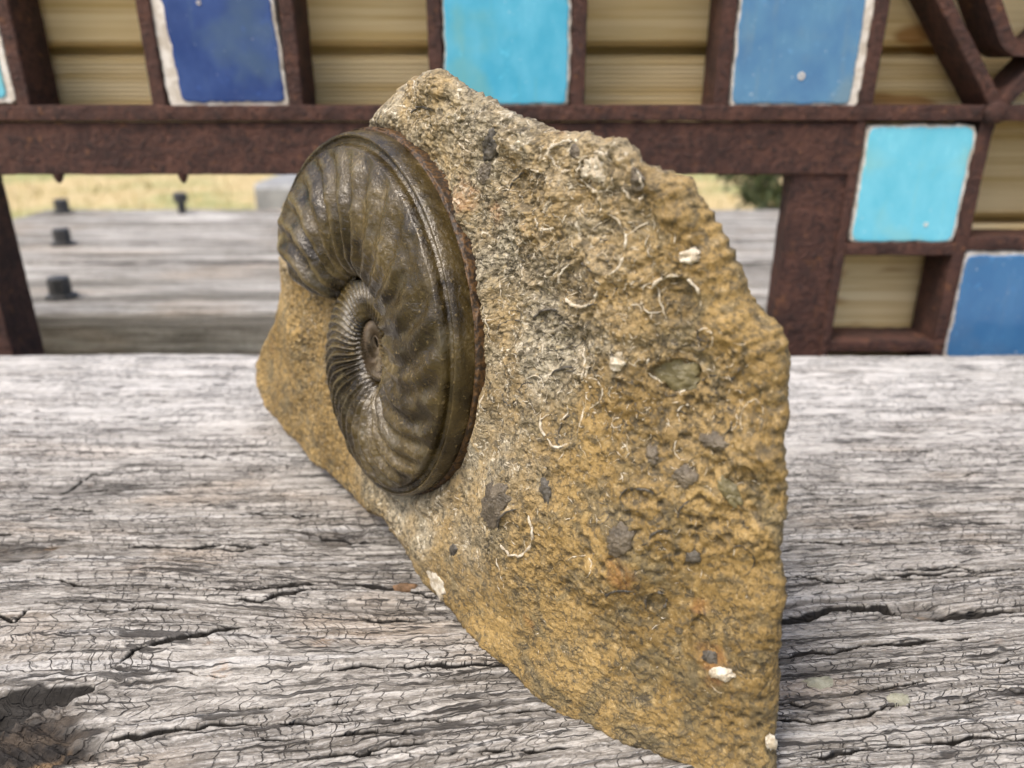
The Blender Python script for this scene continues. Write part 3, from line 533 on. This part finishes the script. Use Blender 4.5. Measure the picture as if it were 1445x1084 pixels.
def rock_n(s, t):
    """relief of the rock face (units of H): offset along the face normal, and cavity mask"""
    big = .034 * noise2(s * 2.1 + 3, t * 2.1, 91) + .018 * noise2(s * 5, t * 5, 92)
    rough = .12 + .88 * sstep(-.25, .45, .8 * noise2(s * 2.6, t * 2.6, 103) + .35 * noise2(s * 8, t * 8, 108) + 1.5 * (t - .42) + .25 * (s - 2.1))
    mid = .0042 * noise2(s * 13, t * 13, 93) + .0030 * noise2(s * 30 + .5 * noise2(s * 9, t * 9, 90), t * 30, 94)
    # flaky ledges: terraced noise with crisp steps
    k1 = 3.2 * fbm2(s * 7 + 1, t * 8, 3, 104, .55); f1_ = np.floor(k1); led = f1_ + sstep(.80, 1.0, k1 - f1_)
    k2 = 2.6 * fbm2(s * 20 + 4, t * 21, 3, 105, .6); f2_ = np.floor(k2); led2 = f2_ + sstep(.74, 1.0, k2 - f2_)
    rdg = rough * (.0030 * led + .0027 * led2) + .0018 * (1 - 2 * np.abs(noise2(s * 52, t * 48, 96)))
    fine = (.35 + .65 * rough) * (.0028 * noise2(s * 85, t * 85, 97) + .0030 * noise2(s * 190, t * 190, 98) + .0014 * noise2(s * 360, t * 360, 109))
    f1, f2 = worley(s * 40 + .6 * noise2(s * 30, t * 30, 99), t * 40, 100); pm = sstep(.05, .4, noise2(s * 4.5, t * 4.5, 101)); pits = -.0045 * pm * (1 - sstep(.14, .34, f1))
    hum = .007 * noise2(s * 7 + 9, t * 7, 102) * sstep(2.2, 2.5, s)
    r, q = amm_field(s, t); near = 1 - sstep(1.0, 1.35, q)
    for (e0, e1, Ai, dz) in CELLS:
        k = np.nonzero((np.abs(s - e0) < .2) & (np.abs(t - e1) < .2))[0]
        if len(k): e = np.hypot(*(Ai @ np.stack([s[k] - e0, t[k] - e1]))); fine[k] = fine[k] + dz * (1 - sstep(.82, .98, e)) + .0035 * np.exp(-((e - 1.06) / .07) ** 2)
    bank = (.016 + .016 * noise2(s * 11, t * 11, 106)) * np.exp(-((q - 1.05) / .075) ** 2) * (s > AC[0] - .1)
    n = big * (1 - .85 * near) + hum + mid + rdg * (1 - .6 * near) + fine + pits - .012 * near + bank
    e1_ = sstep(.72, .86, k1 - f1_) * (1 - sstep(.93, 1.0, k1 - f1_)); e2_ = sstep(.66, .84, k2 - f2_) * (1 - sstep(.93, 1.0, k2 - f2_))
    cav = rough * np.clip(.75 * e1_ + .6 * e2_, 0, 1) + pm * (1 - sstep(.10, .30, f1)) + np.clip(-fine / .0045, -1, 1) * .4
    return n, np.clip(cav, -1, 1)
rr = np.linspace(0.002, 1, NR); S = cen[0] + (Os[None, :, 0] - cen[0]) * rr[:, None]; Tt = cen[1] + (Os[None, :, 1] - cen[1]) * rr[:, None]
nf, cav = rock_n(S.ravel(), Tt.ravel()); nf = nf.reshape(S.shape)
eR = .040 + .025 * noise2(q * 3, q * 0, 84); eR = np.where(Os[:, 1] < .05, .03, eR)[None, :]; dist = (1 - rr)[:, None] * np.linalg.norm(dv, axis=1)[None, :] * .8
kk = np.clip(1 - dist / eR, 0, 1); nf = nf - eR * (1 - np.sqrt(1 - np.minimum(kk, .999) ** 2))
front = surf(S, Tt, nf)
NB = 46; backs = []; n_edge = nf[-1]
for i in range(1, NB + 1):
    f = i / NB; T = .44
    if f < .6: g = f / .6; sh_ = 1 - .16 * g ** 1.6; dep = n_edge * (1 - g) - T * g
    else: g = (f - .6) / .4; sh_ = .84 * (1 - g) + .01; dep = -T - .05 * math.sin(g * 1.57) + 0 * n_edge
    s_ = cen[0] + (Os[:, 0] - cen[0]) * sh_; TB = .62; t_ = Os[:, 1] * (1 - (1 - TB) * g ** .85) if f < .6 else np.maximum(Os[:, 1], 0) * TB + (cen[1] * .7 - np.maximum(Os[:, 1], 0) * TB) * g
    rough = .03 * noise2(q * 5, q * 0 + f * 5, 85) + .012 * noise2(q * 16, q * 0 + f * 15, 86) + .005 * noise2(q * 50, q * 0 + f * 40, 87)
    w_ = sstep(0, .12, f); s2 = s_ + rough * w_ * np.sign(Os[:, 0] - cen[0]) * .6; t2 = np.where(Os[:, 1] < .03, t_, t_ + rough * w_)
    backs.append(surf(s2, t2, dep + rough * w_ * .5))
P = np.concatenate([front, np.stack(backs)]); P[..., 2] = np.maximum(P[..., 2], -.0016)
sR, tR = S.ravel(), Tt.ravel(); ar, aq = amm_field(sR, tR)
pale = np.clip(1.15 * (1 - sstep(1.05, 1.75, aq)) * sstep(1.5, 1.9, sR) + .9 * sstep(.72, .95, tR) * (1 - sstep(1.85, 2.25, sR)) + .8 * sstep(.35, .7, tR) * sstep(-.25, .2, noise2(sR * 4, tR * 4, 88)) * (1 - .6 * sstep(2.2, 2.55, sR)), 0, 1)
pale = np.clip(pale * (.7 + .6 * noise2(sR * 9, tR * 9, 89)), 0, 1)
orange = np.zeros_like(sR)
for px, py, rad in ((880, 805, .035), (1000, 935, .03), (985, 865, .022), (655, 275, .04), (1010, 960, .02), (690, 300, .025)):
    s0, t0 = to_st(px, py); orange = np.maximum(orange, (1 - sstep(.3, 1, np.hypot(sR - s0, tR - t0) / rad + .4 * noise2(sR * 40, tR * 40, 79))) * .5)
z_ = np.zeros(NB * NA)
# empty at the foot of the rock
foot = surf(np.array([1.9]), np.array([0.]), np.array([-.2]))[0]
rock = empty('fossil_rock', (foot[0], foot[1], 0), 'rough ochre limestone slab holding a dark spiral ammonite, standing on the grey timber', 'fossil')
def rchild(name, V, F, mat, attrs=None, parent=None, smooth=True):
    return make_mesh(name, np.asarray(V).reshape(-1, 3) - np.array([foot[0], foot[1], 0]), F, mat, smooth, attrs, parent or rock)
Fq = grid_faces(NR + NB, NA, True, flip=False)
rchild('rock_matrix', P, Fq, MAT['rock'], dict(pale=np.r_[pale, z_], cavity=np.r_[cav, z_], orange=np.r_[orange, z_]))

# ---- ammonite
prof = np.array([(0, .0, .12), (.05, .02, .32), (.12, .075, .56), (.24, .2, .84), (.42, .42, 1.02), (.52, .55, 1.02), (.62, .68, .93), (.74, .83, .79), (.79, .875, .72)])
keel = np.array([(.79, .875, .72), (.80, .888, .70), (.812, .897, .60), (.825, .898, .47), (.845, .915, .41), (.862, .940, .44), (.875, .958, .53), (.89, .972, .52), (.905, .983, .42), (.93, .988, .24), (.95, .987, .04)])
crust = np.array([(.95, .985, .04), (.97, 1.006, .0), (1.0, 1.016, -.5)])
TH0, TH1 = R(-900), R(171)
def shell(pr, nth, nw, th0, th1, mat, name, parent, brown=0.):
    # denser in angle as the whorl grows
    u = np.linspace(0, 1, nth); th = th0 + (th1 - th0) * u ** .8; w_ = np.linspace(pr[0, 0], pr[-1, 0], nw)
    rho = np.interp(w_, pr[:, 0], pr[:, 1]); nu = np.interp(w_, pr[:, 0], pr[:, 2])
    if nw > 60:
        k5 = np.ones(9) / 9; rho = np.convolve(np.pad(rho, 4, mode='reflect', reflect_type='odd'), k5, 'valid'); nu = np.convolve(np.pad(nu, 4, mode='reflect', reflect_type='odd'), k5, 'valid')
    TH, RHO = np.meshgrid(th, rho, indexing='ij'); NU = np.repeat(nu[None], nth, 0)
    Ro = Rad(TH); Ri = .95 * Rad(TH - 2 * math.pi); hn = .275 * (Ro - Ri); hn = np.maximum(hn, .006)
    end = np.clip((TH - R(150)) / R(21), 0, 1); cap = np.sqrt(np.maximum(1 - end ** 2.2, 0)); young = sstep(R(-60), R(-170), TH); mid_ = 1 - young
    ph = TH + .16 * np.sin(RHO * math.pi * 1.25) + .05 * RHO
    env = sstep(.0, .06, RHO) * (1 - sstep(.80, .92, RHO))
    rib_y = np.cos(ph * 44); rib_o = np.cos(ph * 29 + .9 * noise2(TH * 2, RHO * 2, 111)); rib_o2 = np.cos(ph * 62)
    top = sstep(R(55), R(110), TH)
    rib = young * rib_y * (.10 + .12 * sstep(R(-300), R(-340), TH)) + mid_ * rib_o * (.060 + .05 * top + .06 * np.exp(-((TH - R(-62)) / .8) ** 2)) * (1 - .3 * RHO)
    n_ = hn * (NU + rib * env) ; n_ = n_ + .0045 * mid_ * noise2(TH * 9, RHO * 6, 112) * env + .0010 * noise2(TH * 26 * Ro, RHO * 22, 113) * np.minimum(1, Ro * 3) * (RHO < .99)
    if brown: n_ = n_ + sstep(.985, 1.004, RHO) * (.008 * noise2(TH * 9, RHO * 30, 114) + .003 * noise2(TH * 26, RHO * 60, 115)); 
    n_ = n_ + .0026 * np.cos(TH * 40) * sstep(R(-320), R(-380), TH) * (1 - sstep(R(-480), R(-560), TH)) * env
    n_ = (n_ + .05) * cap - .05
    r = Ri + (Ro - Ri) * RHO; mw = Ri + (Ro - Ri) * .5; r = mw + (r - mw) * (.72 + .28 * cap)
    Pp = surf(AC[0] + r * np.cos(TH), AC[1] + r * np.sin(TH), n_ + .012 + 0 * r)
    rb = np.clip((young * rib_y + mid_ * rib_o * (.4 + .6 * top)) * env, 0, 1); inn = 1 - sstep(R(-420), R(-330), TH)
    return rchild(name, Pp, grid_faces(nth, nw, False, True), mat, dict(rib=rb.ravel(), inner=inn.ravel(), brown=np.full(rb.size, brown)), parent)
amm = shell(prof, 1100, 110, R(-235), TH1, MAT['ammo'], 'ammonite', None)
amm['label'] = 'dark glossy olive brown ribbed ammonite set in the rock'
shell(keel, 900, 36, R(-235), TH1, MAT['ammo'], 'keel', amm)
shell(crust, 900, 16, R(-235), TH1, MAT['ammo'], 'brown_crust', amm, 1.0)
shell(prof, 700, 60, R(-1100), R(-215), MAT['ammo'], 'inner_whorl', amm)

# ---- shell outlines, fragments and crystal in the rock face
def rib_line(st, rad, mat, name, up=.4):
    st = np.array(st); n_ = len(st); nn, _ = rock_n(st[:, 0], st[:, 1]); c = surf(st[:, 0], st[:, 1], nn + rad * (up - .25 + 2.2 * noise2(np.arange(n_) * .37, np.arange(n_) * 0 + st[0, 1] * 70, 123)))
    tg = np.gradient(c, axis=0); tg /= np.linalg.norm(tg, axis=1)[:, None] + 1e-12; nrm = surf(st[:, 0], st[:, 1], nn + 1) - surf(st[:, 0], st[:, 1], nn); nrm /= np.linalg.norm(nrm, axis=1)[:, None]; b = np.cross(tg, nrm)
    tp = np.clip(np.minimum(np.arange(n_), np.arange(n_)[::-1]) / 3, .25, 1) * (1 + .75 * noise2(np.arange(n_) * .6, np.arange(n_) * 0 + st[0, 0] * 50, 121)); tp = tp * (.05 + .95 * sstep(-.5, -.15, noise2(np.arange(n_) * .22, np.arange(n_) * 0 + st[0, 0] * 90 + 5, 124))); a = np.arange(6) * math.pi / 3
    V = c[:, None] + (nrm[:, None] * np.sin(a)[None, :, None] + b[:, None] * np.cos(a)[None, :, None]) * (tp * rad * H)[:, None, None]
    return V.reshape(-1, 3), grid_faces(n_, 6, True)
def arc(cx, cy, rx, ry, a0, a1, rad=.0026, mat='calcite', rot=0):
    a = np.radians(np.linspace(a0, a1, max(14, int(abs(a1 - a0) / 7)))); jit = 1 + .06 * noise2(a * 2.5, a * 0 + cx, 122); x = rx * np.cos(a) * jit; y = ry * np.sin(a) * jit; r_ = R(rot); rad = min(rad, .0023)
    V, F = rib_line([to_st(cx + p * math.cos(r_) - q_ * math.sin(r_), cy + p * math.sin(r_) + q_ * math.cos(r_)) for p, q_ in zip(x, y)], rad, None, None)
    rchild('shell_rim', V, F, MAT[mat])
for A in [(812, 403, 30, 32, 0, 250), (812, 403, 30, 32, 262, 350, .003, 'dark_shell'), (855, 345, 27, 42, -85, 85), (838, 243, 28, 29, -20, 150), (838, 243, 27, 28, 170, 330, .004), (738, 270, 29, 30, 180, 270, .004, 'dark_shell'), (738, 270, 29, 30, 275, 350),
          (946, 428, 38, 36, 200, 372), (788, 577, 30, 55, -40, 175, .0036), (788, 577, 30, 55, 195, 310, .003, 'dark_shell'), (741, 746, 22, 33, -60, 170, .0028), (741, 746, 22, 33, 185, 290, .0028, 'dark_shell'), (924, 852, 14, 15, 150, 420, .004, 'dark_shell'),
          (896, 260, 14, 24, -60, 200, .0036), (745, 368, 24, 36, 130, 280, .0034), (772, 300, 20, 24, 10, 160, .0036), (783, 222, 17, 22, 20, 300, .003), (765, 455, 20, 16, 180, 330, .0034, 'dark_shell'), (830, 535, 12, 16, 90, 260, .003),
          (948, 520, 42, 34, 120, 220, .0034), (800, 520, 16, 28, -70, 60, .0032), (905, 700, 20, 12, 200, 350, .0032, 'dark_shell'), (880, 840, 22, 10, 170, 350, .003, 'dark_shell'), (935, 760, 16, 14, 160, 340, .0036, 'dark_shell'), (1000, 560, 24, 20, 190, 300, .0035, 'dark_shell'),
          (650, 208, 16, 12, 200, 330, .003), (705, 215, 12, 20, 150, 300, .003), (600, 165, 20, 14, 190, 330, .003, 'dark_shell'), (560, 170, 16, 20, 200, 320, .003)]: arc(*A)
ra = np.random.default_rng(31); k = 0
while k < 84:
    px, py = ra.uniform(690, 1060), ra.uniform(180, 800); r0 = ra.uniform(6, 21)
    if px > 880 + (py - 230) * .55 or py < 200 + (px - 690) * .18 or (py > 620 and ra.uniform() < .6): continue
    a0 = ra.uniform(0, 360); arc(px, py, r0, r0 * ra.uniform(.8, 1.5), a0, a0 + ra.uniform(60, 260), ra.uniform(.0008, .0015), 'calcite' if ra.uniform() < .6 else 'dark_shell', ra.uniform(-30, 30)); k += 1
for L_ in [[(880, 335), (895, 322), (912, 313)], [(697, 395), (700, 415), (703, 440)], [(690, 545), (686, 575), (682, 602)], [(700, 500), (703, 510), (707, 522)], [(643, 197), (655, 210), (668, 218)], [(820, 330), (835, 318), (850, 310)], [(716, 300), (712, 330), (714, 355)],
           [(585, 110), (589, 120), (592, 132)], [(756, 478), (758, 500), (757, 522)], [(688, 430), (692, 455), (691, 480)], [(915, 390), (925, 430), (935, 460)], [(712, 780), (716, 800), (722, 815)], [(640, 640), (655, 632), (668, 622)], [(668, 240), (676, 258), (688, 268)]]:
    pts = np.array(L_, float); tq = np.linspace(0, 2, 12); V, F = rib_line([to_st(np.interp(k, range(3), pts[:, 0]), np.interp(k, range(3), pts[:, 1])) for k in tq], .0014, None, None); rchild('shell_rim', V, F, MAT['calcite'])
def patch(cx, cy, rx, ry, rot, mat, name='shell_fragment', dome=.012, rid=0., lift=.003, seed=0, bumpy=0.):
    na, nr = 40, 14; a = np.linspace(0, 2 * math.pi, na, endpoint=False); r_ = R(rot); edge = 1 + .32 * noise2(np.cos(a) * 1.7 + seed, np.sin(a) * 1.7, 131 + seed) + .22 * noise2(np.cos(a) * 5 + seed, np.sin(a) * 5, 132 + seed)
    O2 = []
    for k in range(na):
        p, q_ = rx * math.cos(a[k]) * edge[k], ry * math.sin(a[k]) * edge[k]; O2.append(to_st(cx + p * math.cos(r_) - q_ * math.sin(r_), cy + p * math.sin(r_) + q_ * math.cos(r_)))
    O2 = np.array(O2); c0 = np.array(to_st(cx, cy)); f = np.linspace(.02, 1, nr)[:, None]
    s_ = c0[0] + (O2[None, :, 0] - c0[0]) * f; t_ = c0[1] + (O2[None, :, 1] - c0[1]) * f; nn, _ = rock_n(s_.ravel(), t_.ravel()); nn = nn.reshape(s_.shape); sm = nn.mean()
    n_ = sm * .5 + nn * .5 + lift * .6 + .6 * dome * (1 - f ** 2) + rid * np.cos((s_ - c0[0]) * 330) * (1 - f ** 4) + bumpy * noise2(s_ * 120, t_ * 120, 133); n_ = np.where(f > .99, nn - .008, np.where(f > .9, np.maximum(n_, nn * .5 + n_ * .5), n_))
    return rchild(name, surf(s_, t_, n_), grid_faces(nr, na, True), MAT[mat])
for A in [(945, 538, 40, 26, 20, 'olive_shell', 'shell_fragment', .006, 0, .002, 1), (880, 757, 17, 22, 10, 'grey_shell', 'shell_fragment', .010, 0, .004, 2), (712, 705, 17, 33, 5, 'grey_shell', 'ribbed_shell', .008, .002, .003, 3), (965, 676, 18, 14, 30, 'grey_shell', 'shell_fragment', .008, 0, .004, 4),
          (1028, 702, 12, 26, -35, 'olive_shell', 'shell_fragment', .008, 0, .004, 5), (917, 645, 9, 14, -25, 'grey_shell', 'shell_fragment', .008, 0, .004, 6), (1005, 628, 22, 13, 10, 'grey_shell', 'shell_fragment', .008, 0, .003, 7), (1018, 953, 19, 8, 8, 'calcite', 'calcite_crystal', .010, 0, .004, 8),
          (622, 818, 8, 28, -20, 'calcite', 'calcite_patch', .004, 0, .003, 9), (836, 240, 22, 22, 0, 'calcite', 'calcite_crystal', .006, 0, .002, 10, .006), (900, 255, 10, 17, 0, 'grey_shell', 'shell_fragment', .008, 0, .003, 11, .004), (648, 773, 5, 8, 0, 'dark_shell', 'shell_fragment', .006, 0, .002, 12),
          (773, 690, 6, 18, -12, 'dark_shell', 'shell_fragment', .006, 0, .002, 13), (868, 512, 12, 16, 10, 'calcite', 'calcite_crystal', .006, 0, .002, 14, .004), (968, 365, 14, 12, 0, 'calcite', 'calcite_crystal', .006, 0, .002, 15, .006), (976, 790, 12, 10, 0, 'dark_shell', 'shell_fragment', .006, 0, .003, 16),
          (1090, 1060, 8, 10, 0, 'calcite', 'calcite_crystal', .005, 0, .002, 17), (685, 205, 8, 22, 10, 'dark_shell', 'shell_fragment', .006, 0, .002, 18), (677, 245, 8, 16, 10, 'grey_shell', 'shell_fragment', .006, 0, .002, 19), (800, 215, 10, 10, 0, 'grey_shell', 'shell_fragment', .006, 0, .002, 20), (1000, 935, 12, 9, 20, 'dark_shell', 'shell_fragment', .004, 0, .0, 21)]: patch(*A)
# countless tiny shell splinters
VV, FF, b0 = [], [], 0; cnt = 0
while cnt < 1500:
    s0, t0 = rng.uniform(1.3, 2.75), rng.uniform(.08, 1.0); px_ok = amm_field(np.array([s0]), np.array([t0]))[1][0]
    dens = .08 + .92 * sstep(.3, .6, t0) * (1 - .5 * (s0 > 2.5))
    e_ = Os - cen; a_ = np.arctan2(e_[:, 1], e_[:, 0]); ia = np.argmin(np.abs((a_ - math.atan2(t0 - cen[1], s0 - cen[0]) + math.pi) % (2 * math.pi) - math.pi))
    if math.hypot(s0 - cen[0], t0 - cen[1]) > .93 * np.linalg.norm(e_[ia]): continue
    if px_ok < 1.1 or rng.uniform() > dens: continue
    a0, l, cv = rng.uniform(0, 6.28), rng.uniform(.005, .022), rng.normal(0, 1.2); k = np.linspace(-.5, .5, 6); an = a0 + cv * k
    V, F = rib_line(np.stack([s0 + np.cumsum(np.cos(an)) * l / 6, t0 + np.cumsum(np.sin(an)) * l / 6], -1), rng.uniform(.0006, .0014), None, None); VV.append(V); FF.append(F + b0); b0 += len(V); cnt += 1
h_ = rchild('shell_splinters', np.concatenate(VV), np.concatenate(FF), MAT['calcite']); h_['kind'] = 'stuff'
